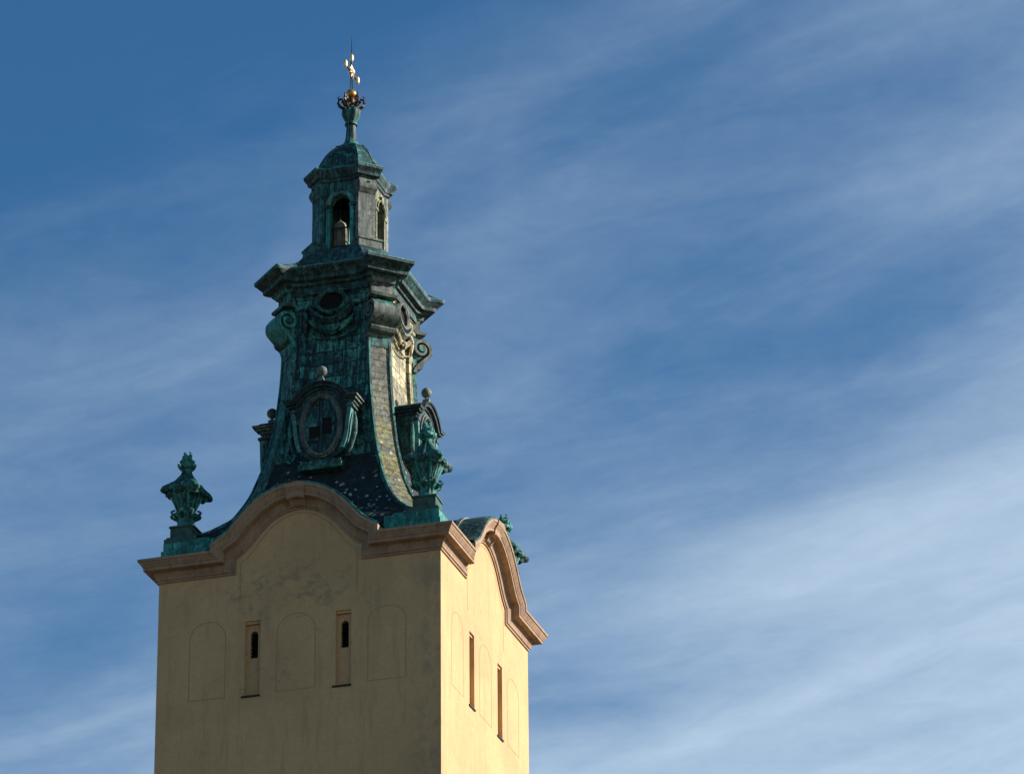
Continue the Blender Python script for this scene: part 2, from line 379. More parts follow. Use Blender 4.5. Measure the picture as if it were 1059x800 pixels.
WIN = [(-1.6, 0.275), (1.6, 0.275)]; WZ0, WZ1 = -4.52, -1.86; WD = 0.17
wall = MB()
for k in range(4):
    m = MB(); wins = WIN if k in (0, 1) else []
    xs = sorted([-5, 5] + [c+s*h for c, h in wins for s in (-1, 1)]); xs = sorted(set(xs + [-2.36, 2.36]))
    zs = [-Z0, -30, WZ0, WZ1, 0.0]
    for i in range(len(xs)-1):
        for j in range(len(zs)-1):
            cx, cz_ = (xs[i]+xs[i+1])/2, (zs[j]+zs[j+1])/2
            if any(abs(cx-c) < h for c, h in wins) and WZ0 < cz_ < WZ1: continue
            m.add([(xs[i], -5, zs[j]), (xs[i+1], -5, zs[j]), (xs[i+1], -5, zs[j+1]), (xs[i], -5, zs[j+1])], [(0, 1, 2, 3)])
    gx = sorted(set([p[0] for p in GP] + [1.325, 1.875, -1.325, -1.875]))
    tab = sorted({x: z for x, z in GP if abs(x) < 2.359}.items()); tab = [(-2.36, 0.5)] + tab + [(2.36, 0.5)]
    for a, b in zip(gx, gx[1:]):
        m.add([(a, -5, 0), (b, -5, 0), (b, -5, interp(tab, b)+0.05), (a, -5, interp(tab, a)+0.05)], [(0, 1, 2, 3)])
    for s in (-1, 1): m.add([(s*2.36, -5, 0), (s*5, -5, 0), (s*5, -5, 0.3), (s*2.36, -5, 0.3)], [(0, 1, 2, 3)])
    c, sn = cos(k*pi/2), sin(k*pi/2)
    wall.add([(x*c-y*sn, x*sn+y*c, z) for x, y, z in m.v], m.f)
wall.build('wall', M['plaster'], T, Z0, smooth=0)

# --- windows: plain recess, low sill, small arched louvred opening
def make_window(k, cx):
    w = MB(); h = 0.275; D = WD
    oh, oz0, oz1 = 0.135, -3.13, -2.17          # the arched opening in the back of the recess
    for x in (-h, h): w.add([(cx+x, -5, WZ0), (cx+x, -5+D, WZ0), (cx+x, -5+D, WZ1), (cx+x, -5, WZ1)], [(0, 1, 2, 3)])
    w.add([(cx-h, -5, WZ1), (cx+h, -5, WZ1), (cx+h, -5+D, WZ1), (cx-h, -5+D, WZ1)], [(0, 1, 2, 3)])
    y = -5+D; sp = oz1-oh
    def q(x0, x1, a, b, a2=None, b2=None): w.add([(cx+x0, y, a), (cx+x1, y, a if a2 is None else a2), (cx+x1, y, b if b2 is None else b2), (cx+x0, y, b)], [(0, 1, 2, 3)])
    q(-h, h, WZ0, oz0); q(-h, -oh, oz0, WZ1); q(oh, h, oz0, WZ1)
    n = 10; arc = [(-oh*cos(pi*i/n), sp+oh*sin(pi*i/n)) for i in range(n+1)]
    for a, b in zip(arc, arc[1:]): q(a[0], b[0], a[1], WZ1, b[1], WZ1)
    prof = [(-oh, oz0)] + arc + [(oh, oz0)]
    w.sheet([[(cx+x, y, z) for x, z in prof], [(cx+x, y+0.2, z) for x, z in prof]])
    w.box(cx-h, cx+h, -5+0.06, -5+D+0.01, WZ1-0.09, WZ1+0.01)
    o = w.build('window', M['plaster'], T, Z0, 0, k*pi/2)
    s_ = MB(); s_.box(cx-h-0.09, cx+h+0.02, -5.05, -5+D, WZ0-0.045, WZ0+0.012); s_.build('sill', M['iron'], o, Z0, 0, k*pi/2)  # dark colour stands in for the shadow line at the sill
    d = MB(); d.box(cx-h, cx+h, y+0.2, y+0.24, oz0-0.1, WZ1)
    for i in range(7):
        z = oz0+0.06+i*0.13
        d.add([(cx-oh, y+0.06, z), (cx+oh, y+0.06, z), (cx+oh, y+0.19, z+0.11), (cx-oh, y+0.19, z+0.11)], [(0, 1, 2, 3)])
    d.build('louvre', M['dark'], o, Z0, 0, k*pi/2)
for k in (0, 1):
    for cx, h in WIN: make_window(k, cx)

# --- fillets: blind arches and the line following the gable
def fillet(m, path, w=0.032, d=0.005):
    a = offset_path(path, w/2); b = offset_path(path, -w/2)
    m.sheet([[(x, -4.99, z) for x, z in a], [(x, -5-d, z) for x, z in a], [(x, -5-d, z) for x, z in b], [(x, -4.99, z) for x, z in b]])
def arch_path(cx, hw, z0, z1, rise):
    n = 16
    return [(cx-hw, z0)] + [(cx-hw*cos(pi*i/n), z1-rise+rise*sin(pi*i/n)) for i in range(n+1)] + [(cx+hw, z0), (cx-hw+0.01, z0)]
for k in (0, 1):
    for cx, hw, z1, ri in ((-3.2, 0.64, -1.72, 0.62), (-0.06, 0.68, -1.76, 0.66), (3.13, 0.66, -1.88, 0.5)):
        m = MB(); fillet(m, arch_path(cx, hw, -4.47, z1, ri)); m.build('blind_arch', M['line'], T, Z0, 0, k*pi/2)
    m = MB(); inner = [(x*0.88, z-0.24) for x, z in GP if z > 0.45]
    fillet(m, [(-2.07, -1.2)] + inner + [(2.07, -1.2)], 0.04, 0.006); m.build('gable_fillet', M['line'], T, Z0, 0, k*pi/2)

# --- the moulded main cornice: one length per side, mitred at the corners
CP = [(-0.13, -0.02), (-0.13, 0.05), (-0.06, 0.05), (-0.045, 0.09), (0.03, 0.10), (0.07, 0.12), (0.13, 0.15), (0.20, 0.17), (0.205, 0.20), (0.23, 0.20), (0.23, 0.40), (0.24, 0.425), (0.33, 0.425),
      (0.35, 0.455), (0.37, 0.455), (0.40, 0.475), (0.47, 0.53), (0.52, 0.55), (0.535, 0.585), (0.62, 0.585), (0.63, 0.0)]
def full_path(n):
    return offset_path([(-6, 0.0)] + GP + [(6, 0.0)], n)
for k in range(4):
    m = MB(); rows = []
    for n, d in CP:
        p = [list(a) for a in full_path(n)]; p[0][0] = -(5+d); p[-1][0] = 5+d
        rows.append([(x, -(5+d), z) for x, z in p])
    m.sheet(rows)
    cor = m.build('cornice', M['stone'], T, Z0, 25, k*pi/2)
    ks = MB()   # keystone block riding on the crown
    rings = []
    for n, d, hw in ((-0.03, 0.14, 0.26), (0.14, 0.26, 0.28), (0.16, 0.46, 0.30), (0.34, 0.48, 0.32), (0.50, 0.60, 0.35), (0.655, 0.63, 0.37)):
        z = 2.085+n; rings.append([(-hw, -4.9, z-0.06), (-hw, -5-d, z-0.06), (-hw*0.5, -5-d, z), (hw*0.5, -5-d, z), (hw, -5-d, z-0.06), (hw, -4.9, z-0.06)])
    ks.loft(rings); ks.build('keystone', M['stone'], cor, Z0, 20, k*pi/2)

# --- copper parapet, barrel roofs behind the gables
for k in range(4):
    m = MB()
    base = [p for p in full_path(0.665)[1:-1] if p[1] > 0.7]
    def dome(path, y, dz): return [(x, y, z+dz) for x, z in path]
    rows = [dome(base, -5.575, -0.05), dome(base, -5.575, 0.03), dome(base, -5.40, 0.07), dome(base, -5.2, 0.08), dome(base, -2.4, 0.08)]
    m.sheet(rows)
    b = m.build('gable_roof', M['bright'] if k == 0 else M['moulding'], T, Z0, 30, k*pi/2)
    r = MB(); r.sheet([dome(base, -4.62, 0.06), dome(base, -4.62, 0.13), dome(base, -4.45, 0.13), dome(base, -4.45, 0.06)]); r.build('standing_seam', M['grey'], b, Z0, 30, k*pi/2)
for k in range(4):
    m = MB()
    m.box(2.86, 4.98, 3.9, 4.98, 0.60, 1.06); m.box(2.98, 4.92, 3.9, 4.92, 1.06, 1.36)
    m.box(3.9, 4.98, 2.86, 3.897, 0.60, 1.06); m.box(3.9, 4.92, 2.98, 3.897, 1.06, 1.36)
    m.box(3.3, 4.86, 3.3, 4.86, 1.361, 1.45)
    m.build('parapet', M['bright'], T, Z0, 0, k*pi/2)
    # lead-covered corner slope of the cornice top
for k in range(4):
    for s_ in (1, -1):
        cap = MB(); cap.loft([[(s_*x, y, z) for x, y in ((2.99, -yo), (5.0+(yo-5.0), -yo), (4.97, -4.97), (2.99, -4.97))] for z, yo in ((0.625, 5.56), (0.66, 5.50))])
        cap.build('cornice_flashing', M['darkc'], T, Z0, 0, k*pi/2)

# --- the bell-shaped spire body
PROF = [(1.25, 4.75), (1.7, 4.45), (1.95, 4.12), (2.2, 3.86), (2.5, 3.56), (2.9, 3.27), (3.4, 3.01), (3.9, 2.79), (4.5, 2.61), (5.2, 2.42), (6.0, 2.27), (7.0, 2.13), (8.2, 2.02), (9.5, 1.97), (10.6, 1.97), (11.6, 1.99)]
WCH = 0.57
def AA(z): return catmull(PROF, z)
ZS = [1.25+0.15*i for i in range(0, 20)] + [4.25+0.35*i for i in range(0, 22)]
def face_row(z, lo=False):
    A = AA(z); c = A-WCH; f = min(1, max(0, (z-4.6)/1.4)); e = max(c-0.42, 0.3)
    outer = A-0.05; inn = A-0.05-0.12*f
    r = [(-(c+0.13), -(A-0.20), z), (-(c-0.02), -outer, z), (-e, -outer, z), (-(e-0.03), -inn, z)]
    n = 10
    for i in range(1, n): r.append((-(e-0.03)+2*(e-0.03)*i/n, -inn, z))
    r += [((e-0.03), -inn, z), (e, -outer, z), ((c-0.02), -outer, z), ((c+0.13), -(A-0.20), z)]
    return r
SPLIT = 4.9
for k in range(4):
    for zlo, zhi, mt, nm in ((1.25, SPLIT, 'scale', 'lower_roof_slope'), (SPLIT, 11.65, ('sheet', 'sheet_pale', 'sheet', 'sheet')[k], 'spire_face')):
        zz = [z for z in ZS if zlo < z < zhi]
        m = MB(); m.sheet([face_row(z) for z in [zlo]+zz+[zhi]])
        m.build(nm, M[mt], T, Z0, 30, k*pi/2)

# --- the scale-covered corner strips with their rims and scrolls
K = 1/sqrt(2)
def dg(t, D, z): return (K*D + K*t, -K*D + K*t, z)           # diagonal frame of the corner (+x, -y)
def DS(z): return (2*AA(z)-WCH)*K
ZP = [1.75, 1.85] + [z for z in ZS if 1.95 < z < 9.6] + [9.75]
m = MB(); m.sheet([[dg(t, DS(z)+(0.0 if i in (0, 6) else 0.02) - (0.5 if i in (0, 6) else 0), z) for i, t in enumerate((-0.39, -0.39, -0.2, 0, 0.2, 0.39, 0.39))] for z in ZP])
pil = m.build('corner_strip', M['tile'], T, Z0, 30)
for s in (-1, 1):
    m = MB(); m.loft([[dg(s*t, DS(z)+d, z) for t, d in ((0.36, -0.25), (0.36, 0.07), (0.44, 0.07), (0.44, -0.30))] for z in ZP])
    m.build('rim', M['copper'], pil, Z0, 30)
# scroll: a thick ribbon that leaves the strip, swells outwards and rolls up
def spiral_pts():
    cD, cz_ = 2.63, 10.46; pts = []
    tail = [(2.42, 9.46), (2.47, 9.60), (2.58, 9.76), (2.73, 9.92), (2.87, 10.05)]
    n = 46; r_0 = 0.46; r_1 = 0.10
    for i in range(n+1):
        a = radians(-38) + 2*pi*1.72*i/n; r = r_0 + (r_1-r_0)*(i/n)**0.85
        pts.append((cD+r*cos(a), cz_+r*sin(a)))
    return tail + pts
sp = spiral_pts()
def ribbon(m, sp, hw, th):
    rings = []
    for i, p in enumerate(sp):
        a = Vector(sp[max(i-1, 0)]); b = Vector(sp[min(i+1, len(sp)-1)]); d = (b-a).normalized(); n = Vector((-d.y, d.x))
        t = th*(1-0.45*i/len(sp)); q0 = Vector(p); q1 = q0 + n*t
        rings.append([dg(-hw, q0.x, q0.y), dg(hw, q0.x, q0.y), dg(hw, q1.x, q1.y), dg(-hw, q1.x, q1.y)])
    m.loft(rings)
m = MB(); ribbon(m, sp, 0.52, 0.13)
vol = m.build('scroll', M['grey'], pil, Z0, 40)
m2 = MB()
m2.loft([[dg(t, 2.63+0.41*cos(2*pi*i/28), 10.46+0.41*sin(2*pi*i/28)) for i in range(28)] for t in (-0.40, 0.40)])
m2.build('scroll_core', M['copper'], pil, Z0, 40)
m2 = MB(); m2.loft([[dg(t, 2.63+0.11*cos(2*pi*i/16), 10.46+0.11*sin(2*pi*i/16)) for i in range(16)] for t in (-0.55, 0.55)])
m2.build('scroll_eye', M['copper'], pil, Z0, 40)
m2 = MB(); m2.loft([[dg(t, D, z) for t, D in ((-0.38, 2.2), (0.38, 2.2), (0.38, o), (-0.38, o))] for z, o in ((9.2, 2.44), (9.6, 2.46), (10.1, 2.72), (11.0, 2.5))])
m2.build('scroll_back', M['copper'], pil, Z0, 0)
m = MB()    # lip below the roll
m.loft([[dg(t, D, z) for t, D in ((-0.47, 2.3), (0.47, 2.3), (0.47, o), (-0.47, o))] for z, o in ((9.66, 2.56), (9.72, 2.68), (9.82, 2.74), (9.88, 2.72))])
m.build('scroll_lip', M['grey'], pil, Z0, 0)
m = MB()    # impost block between the scroll and the cornice
m.loft([[dg(t*w, D, z) for t, D in ((-1, 2.0), (1, 2.0), (1, o), (-1, o))] for z, o, w in ((11.02, 2.80, 0.50), (11.12, 2.84, 0.52), (11.14, 2.60, 0.42), (11.55, 2.60, 0.42), (11.60, 2.72, 0.46), (11.78, 2.76, 0.48))])
m.build('impost_block', M['grey'], pil, Z0, 0)
def repaint(o, mat, names):          # left-hand copies take the shaded teal tone as their colour
    for q in [o] + kids(o):
        if q.name.split('.')[0] in names:
            q.material_slots[0].link = 'OBJECT'; q.material_slots[0].material = mat
for k in (1, 2, 3):
    c = copy_tree(pil, T); c.rotation_euler = (0, 0, k*pi/2)
    if k > 1: repaint(c, M['copper'], ('corner_strip', 'scroll_lip', 'impost_block')); repaint(c, M['bright'], ('scroll',))

# --- frieze band, oval windows, swags
for k in range(4):
    y = -1.93
    for s in (-1, 1):
        m = MB(); m.loft([[(s*0.60, y+0.3, z), (s*0.60, y-d, z), (s*1.38, y-d, z), (s*1.38, y+0.3, z)] for z, d in ((10.90, 0.04), (10.94, 0.09), (11.0, 0.09), (11.01, 0.05), (11.06, 0.05), (11.07, 0.012), (11.36, 0.012), (11.37, 0.06), (11.41, 0.06))])
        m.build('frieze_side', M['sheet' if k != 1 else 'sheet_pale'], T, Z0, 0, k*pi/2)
    m = MB(); m.box(-1.38, 1.38, y-0.14, y+0.3, 11.415, 11.70)
    fr = m.build('frieze_moulding', M['moulding'], T, Z0, 0, k*pi/2)
    cz_ = 11.10
    def oval(a, b, y, n=36, c=cz_): return [(a*cos(2*pi*i/n), y, c+b*sin(2*pi*i/n)) for i in range(n)]
    m = MB(); m.sheet([oval(0.44, 0.34, y+0.05), oval(0.44, 0.34, y-0.10), oval(0.50, 0.40, y-0.16), oval(0.56, 0.46, y-0.16), oval(0.62, 0.52, y-0.08), oval(0.64, 0.54, y+0.2)], True)
    ov = m.build('oval_window', M['copper' if k == 0 else 'grey'], T, Z0, 40, k*pi/2)
    m = MB(); m.add(oval(0.45, 0.35, y+0.0), [list(range(36))]); m.build('pane', M['dark'], ov, Z0, 0, k*pi/2)
    # curled apron below the oval
    def arc_row(hw, ze, sag, yy, n=24):
        return [(-hw+2*hw*i/n, yy, ze-sag*(1-(2*i/n-1)**2)) for i in range(n+1)]
    m = MB(); m.sheet([arc_row(0.80, 11.0, 0.52, y), arc_row(0.80, 11.0, 0.54, y-0.16), arc_row(0.83, 10.93, 0.56, y-0.18), arc_row(0.86, 10.86, 0.56, y-0.08), arc_row(0.86, 10.80, 0.58, y)])
    m.build('apron_moulding', M['moulding' if k == 0 else 'grey'], T, Z0, 35, k*pi/2)
    m = MB(); rows = []
    for j in range(9):
        t = j/8; rows.append([(x*(1-0.04*t), yy-(0.03+0.10*sin(pi*t)+0.02*cos(5*pi*t))*(0.5+0.5*abs(sin(0.5+x*5))), z-0.36*t*(1-0.35*abs(x))) for x, yy, z in arc_row(0.92, 10.62, 0.42, y)])
    m.sheet(rows)
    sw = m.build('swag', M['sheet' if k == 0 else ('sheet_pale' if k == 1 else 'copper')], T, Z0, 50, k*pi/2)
    for s in (-1, 1):
        m = MB(); m.tube([(s*0.92, y-0.02, 10.72), (s*0.98, y-0.08, 10.5), (s*0.96, y-0.07, 10.2), (s*1.0, y-0.04, 9.95)], [0.10, 0.09, 0.07, 0.02], 8)
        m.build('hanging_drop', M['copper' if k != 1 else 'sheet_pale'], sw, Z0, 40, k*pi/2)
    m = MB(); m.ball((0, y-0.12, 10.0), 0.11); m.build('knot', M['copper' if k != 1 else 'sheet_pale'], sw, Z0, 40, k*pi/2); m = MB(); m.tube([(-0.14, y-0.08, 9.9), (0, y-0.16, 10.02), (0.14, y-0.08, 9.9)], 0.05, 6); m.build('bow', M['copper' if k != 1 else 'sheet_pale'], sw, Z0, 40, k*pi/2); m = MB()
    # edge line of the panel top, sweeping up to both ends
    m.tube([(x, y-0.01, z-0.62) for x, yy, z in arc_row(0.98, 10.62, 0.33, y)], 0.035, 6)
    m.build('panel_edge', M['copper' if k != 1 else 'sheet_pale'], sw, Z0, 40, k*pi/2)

# --- ring plan used by the two upper cornices: projecting corners, recessed straight sides
def plan(A, c, inset, cw, z, nc=3):
    seg = []
    n = 14; ts = [-c] + [-c+cw*(i/6) for i in range(1, 7)] + [c-cw*(1-i/6) for i in range(0, 6)] + [c]
    for t in ts:
        u = min(1, (c-abs(t))/cw); sm = u*u*(3-2*u) if cw > 0 else 0
        seg.append((t, -(A-inset*sm)))
    out = []
    for k in range(4):
        cc, ss = round(cos(k*pi/2)), round(sin(k*pi/2))
        out += [(x*cc-y*ss, x*ss+y*cc, z) for x, y in seg]
    return out
UC = [(11.58, 2.10, 1.50, 0.12), (11.70, 2.22, 1.50, 0.15), (11.74, 2.38, 1.52, 0.22), (11.84, 2.44, 1.54, 0.26), (11.88, 2.70, 1.60, 0.36), (12.02, 2.73, 1.61, 0.38),
      (12.05, 2.79, 1.63, 0.40), (12.12, 2.86, 1.66, 0.42), (12.20, 2.96, 1.70, 0.44), (12.22, 3.0, 1.71, 0.45), (12.30, 3.0, 1.71, 0.45)]
m = MB(); m.loft([plan(A, c, i, 0.46, z) for z, A, c, i in UC], True, True)
up = m.build('upper_cornice', M['moulding'], T, Z0, 25)
UR = [(12.352, 2.93, 1.68, 0.44), (12.42, 2.78, 1.60, 0.40), (12.52, 2.50, 1.45, 0.36), (12.66, 2.22, 1.30, 0.28), (12.85, 2.00, 1.16, 0.20), (13.05, 1.84, 1.06, 0.13), (13.25, 1.72, 1.00, 0.1), (13.32, 1.66, 0.96, 0.08)]
m = MB(); m.loft([plan(A, c, i, 0.46, z) for z, A, c, i in ((12.302, 3.015, 1.715, 0.45), (12.348, 3.015, 1.715, 0.45))]); m.build('copper_edge', M['edge'], up, Z0, 0)
m = MB(); m.loft([plan(A, c, i, 0.42, z) for z, A, c, i in UR]); m.build('upper_roof_slope', M['moulding'], T, Z0, 40)

# --- lantern
LA, LCc = 1.20, 0.72
LZ0, LZ1 = 13.32, 16.2
lan = MB(); lan.loft([plan(1.5, 0.86, 0.10, 0.2, LZ0-0.05), plan(1.5, 0.86, 0.1, 0.2, LZ0+0.14), plan(1.42, 0.82, 0.08, 0.2, LZ0+0.20)])
lantern = lan.build('lantern', M['moulding'], T, Z0, 0)
th = 0.26
for k in range(4):
    m = MB(); ow, osp = 0.37, 15.32; yo, yi = -(LA-0.10), -(LA-0.10-th); zb = LZ0+0.2
    n = 14; arc = [(-ow*cos(pi*i/n), osp+ow*1.0*sin(pi*i/n)) for i in range(n+1)]
    line = [(-LCc-0.1, None), (-ow, zb)] + arc + [(ow, zb), (LCc+0.1, None)]
    for yy in (yo, yi):
        m.add([(-LCc-0.1, yy, zb), (-ow, yy, zb), (-ow, yy, LZ1), (-LCc-0.1, yy, LZ1)], [(0, 1, 2, 3)])
        m.add([(LCc+0.1, yy, zb), (ow, yy, zb), (ow, yy, LZ1), (LCc+0.1, yy, LZ1)], [(0, 1, 2, 3)])
        for a, b in zip(arc, arc[1:]): m.add([(a[0], yy, a[1]), (b[0], yy, b[1]), (b[0], yy, LZ1), (a[0], yy, LZ1)], [(0, 1, 2, 3)])
    pr = [(-ow, zb)] + arc + [(ow, zb)]
    m.sheet([[(x, yo, z) for x, z in pr], [(x, yi, z) for x, z in pr]])
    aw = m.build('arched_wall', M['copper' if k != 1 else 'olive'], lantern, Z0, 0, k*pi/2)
    m = MB()   # raised archivolt, imposts, key
    def arch(r, y): return [(-r*cos(pi*i/n), y, osp+r*sin(pi*i/n)) for i in range(n+1)]
    m.sheet([arch(ow+0.02, yo), arch(ow+0.02, yo-0.08), arch(ow+0.05, yo-0.12), arch(ow+0.10, yo-0.12), arch(ow+0.11, yo-0.06), arch(ow+0.14, yo-0.07), arch(ow+0.18, yo-0.05), arch(ow+0.18, yo)])
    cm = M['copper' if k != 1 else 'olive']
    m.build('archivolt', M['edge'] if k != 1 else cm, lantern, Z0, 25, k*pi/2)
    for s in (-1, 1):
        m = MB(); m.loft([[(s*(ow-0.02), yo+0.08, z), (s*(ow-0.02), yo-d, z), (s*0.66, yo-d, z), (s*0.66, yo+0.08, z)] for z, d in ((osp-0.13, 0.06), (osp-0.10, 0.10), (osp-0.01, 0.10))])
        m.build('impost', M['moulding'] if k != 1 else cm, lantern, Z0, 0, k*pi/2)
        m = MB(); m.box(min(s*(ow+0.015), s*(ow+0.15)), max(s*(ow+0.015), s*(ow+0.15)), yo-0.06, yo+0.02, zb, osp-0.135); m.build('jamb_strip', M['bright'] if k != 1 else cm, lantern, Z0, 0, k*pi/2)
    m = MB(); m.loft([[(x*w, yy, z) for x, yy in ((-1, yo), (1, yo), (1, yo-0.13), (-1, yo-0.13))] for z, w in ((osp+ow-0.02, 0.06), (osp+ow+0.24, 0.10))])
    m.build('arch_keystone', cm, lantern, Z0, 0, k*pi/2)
    m = MB()
    for z in (zb+0.22, zb+0.95): m.tube([(-ow-0.02, yi+0.03-th/2, z), (ow+0.02, yi+0.03-th/2, z)], 0.032, 6)
    for x in (-0.19, 0.02, 0.2): m.tube([(x, yi+0.03-th/2, zb), (x, yi+0.03-th/2, zb+0.95)], 0.012, 5)
    m.build('railing', M['iron'], lantern, Z0, 0, k*pi/2)
def make_lpier():
    Dm = (LA+LCc)*K; hw = (LA-LCc)*K
    m = MB()
    m.loft([[dg(t, D, z) for t, D in ((-hw-0.05, Dm-0.34), (hw+0.05, Dm-0.34), (hw+0.05, Dm-0.10), (hw, Dm), (-hw, Dm), (-hw-0.05, Dm-0.10))] for z in (LZ0+0.1, LZ1)])
    p = [m.build('pier', M['grey'], lantern, Z0, 0)]
    m = MB()
    m.loft([[dg(t*w, D, z) for t, D in ((-1, Dm-0.3), (1, Dm-0.3), (1, Dm+o), (-1, Dm+o))] for z, o, w in
            ((LZ0-0.1, 0.34, hw+0.14), (LZ0+0.36, 0.30, hw+0.12), (LZ0+0.40, 0.34, hw+0.15), (LZ0+0.47, 0.34, hw+0.15), (LZ0+0.52, 0.12, hw+0.04))])
    p.append(m.build('pedestal', M['grey'], lantern, Z0, 0))
    m = MB()
    m.loft([[dg(t*w, D, z) for t, D in ((-1, Dm-0.2), (1, Dm-0.2), (1, Dm+o), (-1, Dm+o))] for z, o, w in
            ((15.70, 0.01, hw-0.02), (15.80, 0.07, hw), (15.88, 0.12, hw+0.02), (15.98, 0.14, hw+0.02), (16.10, 0.11, hw), (16.13, 0.05, hw), (16.25, 0.05, hw))])
    p.append(m.build('bracket', M['grey'], lantern, Z0, 0))
    return p
lp = make_lpier()
for k in (1, 2, 3):
    for q in lp:
        c = copy_tree(q, lantern); c.rotation_euler = (0, 0, k*pi/2)
        if k > 1: repaint(c, M['copper'], ('pier', 'pedestal', 'bracket'))  # left-hand piers painted in the shaded teal
m = MB(); m.add([(x, y, 16.1) for x, y in ((-1.1, -1.1), (1.1, -1.1), (1.1, 1.1), (-1.1, 1.1))], [(0, 1, 2, 3)]); m.build('ceiling', M['dark'], lantern, Z0, 0)
m = MB()
m.loft([plan(A, c, i, 0.26, z) for z, A, c, i in ((16.10, 1.12, 0.68, 0.05), (16.24, 1.16, 0.68, 0.07), (16.28, 1.24, 0.70, 0.10), (16.36, 1.27, 0.71, 0.12), (16.39, 1.37, 0.75, 0.18), (16.48, 1.39, 0.76, 0.19), (16.52, 1.42, 0.77, 0.20), (16.60, 1.48, 0.80, 0.22), (16.64, 1.51, 0.81, 0.23), (16.71, 1.51, 0.81, 0.23))])
m.build('lantern_cornice', M['moulding'], lantern, Z0, 25)
m = MB()
m.loft([plan(A, c, i, 0.24, z) for z, A, c, i in ((16.752, 1.47, 0.79, 0.23), (16.82, 1.36, 0.76, 0.20), (16.92, 1.22, 0.70, 0.13), (17.02, 1.11, 0.66, 0.07), (17.12, 1.06, 0.64, 0.04), (17.35, 0.97, 0.59, 0.0),
        (17.55, 0.88, 0.53, 0.0), (17.72, 0.79, 0.475, 0.0), (17.86, 0.69, 0.41, 0.0), (17.96, 0.59, 0.35, 0.0), (18.00, 0.58, 0.34, 0.0), (18.02, 0.50, 0.28, 0.02), (18.08, 0.45, 0.25, 0.02), (18.16, 0.36, 0.2, 0.01), (18.2, 0.3, 0.17, 0.01))])
dm = m.build('dome', M['dome'], lantern, Z0, 12)
for s in (1, -1):          # lead ribs up the dome's arrises
    for q in (1, -1):
        for sw_ in (0, 1):
            pts = [(s*(A-0.02), q*c, z+0.01) for z, A, c in ((16.92, 1.22, 0.70), (17.12, 1.06, 0.64), (17.35, 0.97, 0.59), (17.55, 0.88, 0.53), (17.72, 0.79, 0.475), (17.86, 0.69, 0.41), (18.0, 0.58, 0.34))]
            if sw_: pts = [(s*q*c if False else s*abs(y), q*abs(x), z) for x, y, z in pts]
            m = MB(); m.tube(pts, 0.022, 6); m.build('rib', M['copper'], lantern, Z0, 40)

m = MB(); m.loft([plan(A, c, i, 0.26, z) for z, A, c, i in ((16.712, 1.525, 0.815, 0.23), (16.748, 1.525, 0.815, 0.23))]); m.build('dome_edge', M['edge'], lantern, Z0, 0)

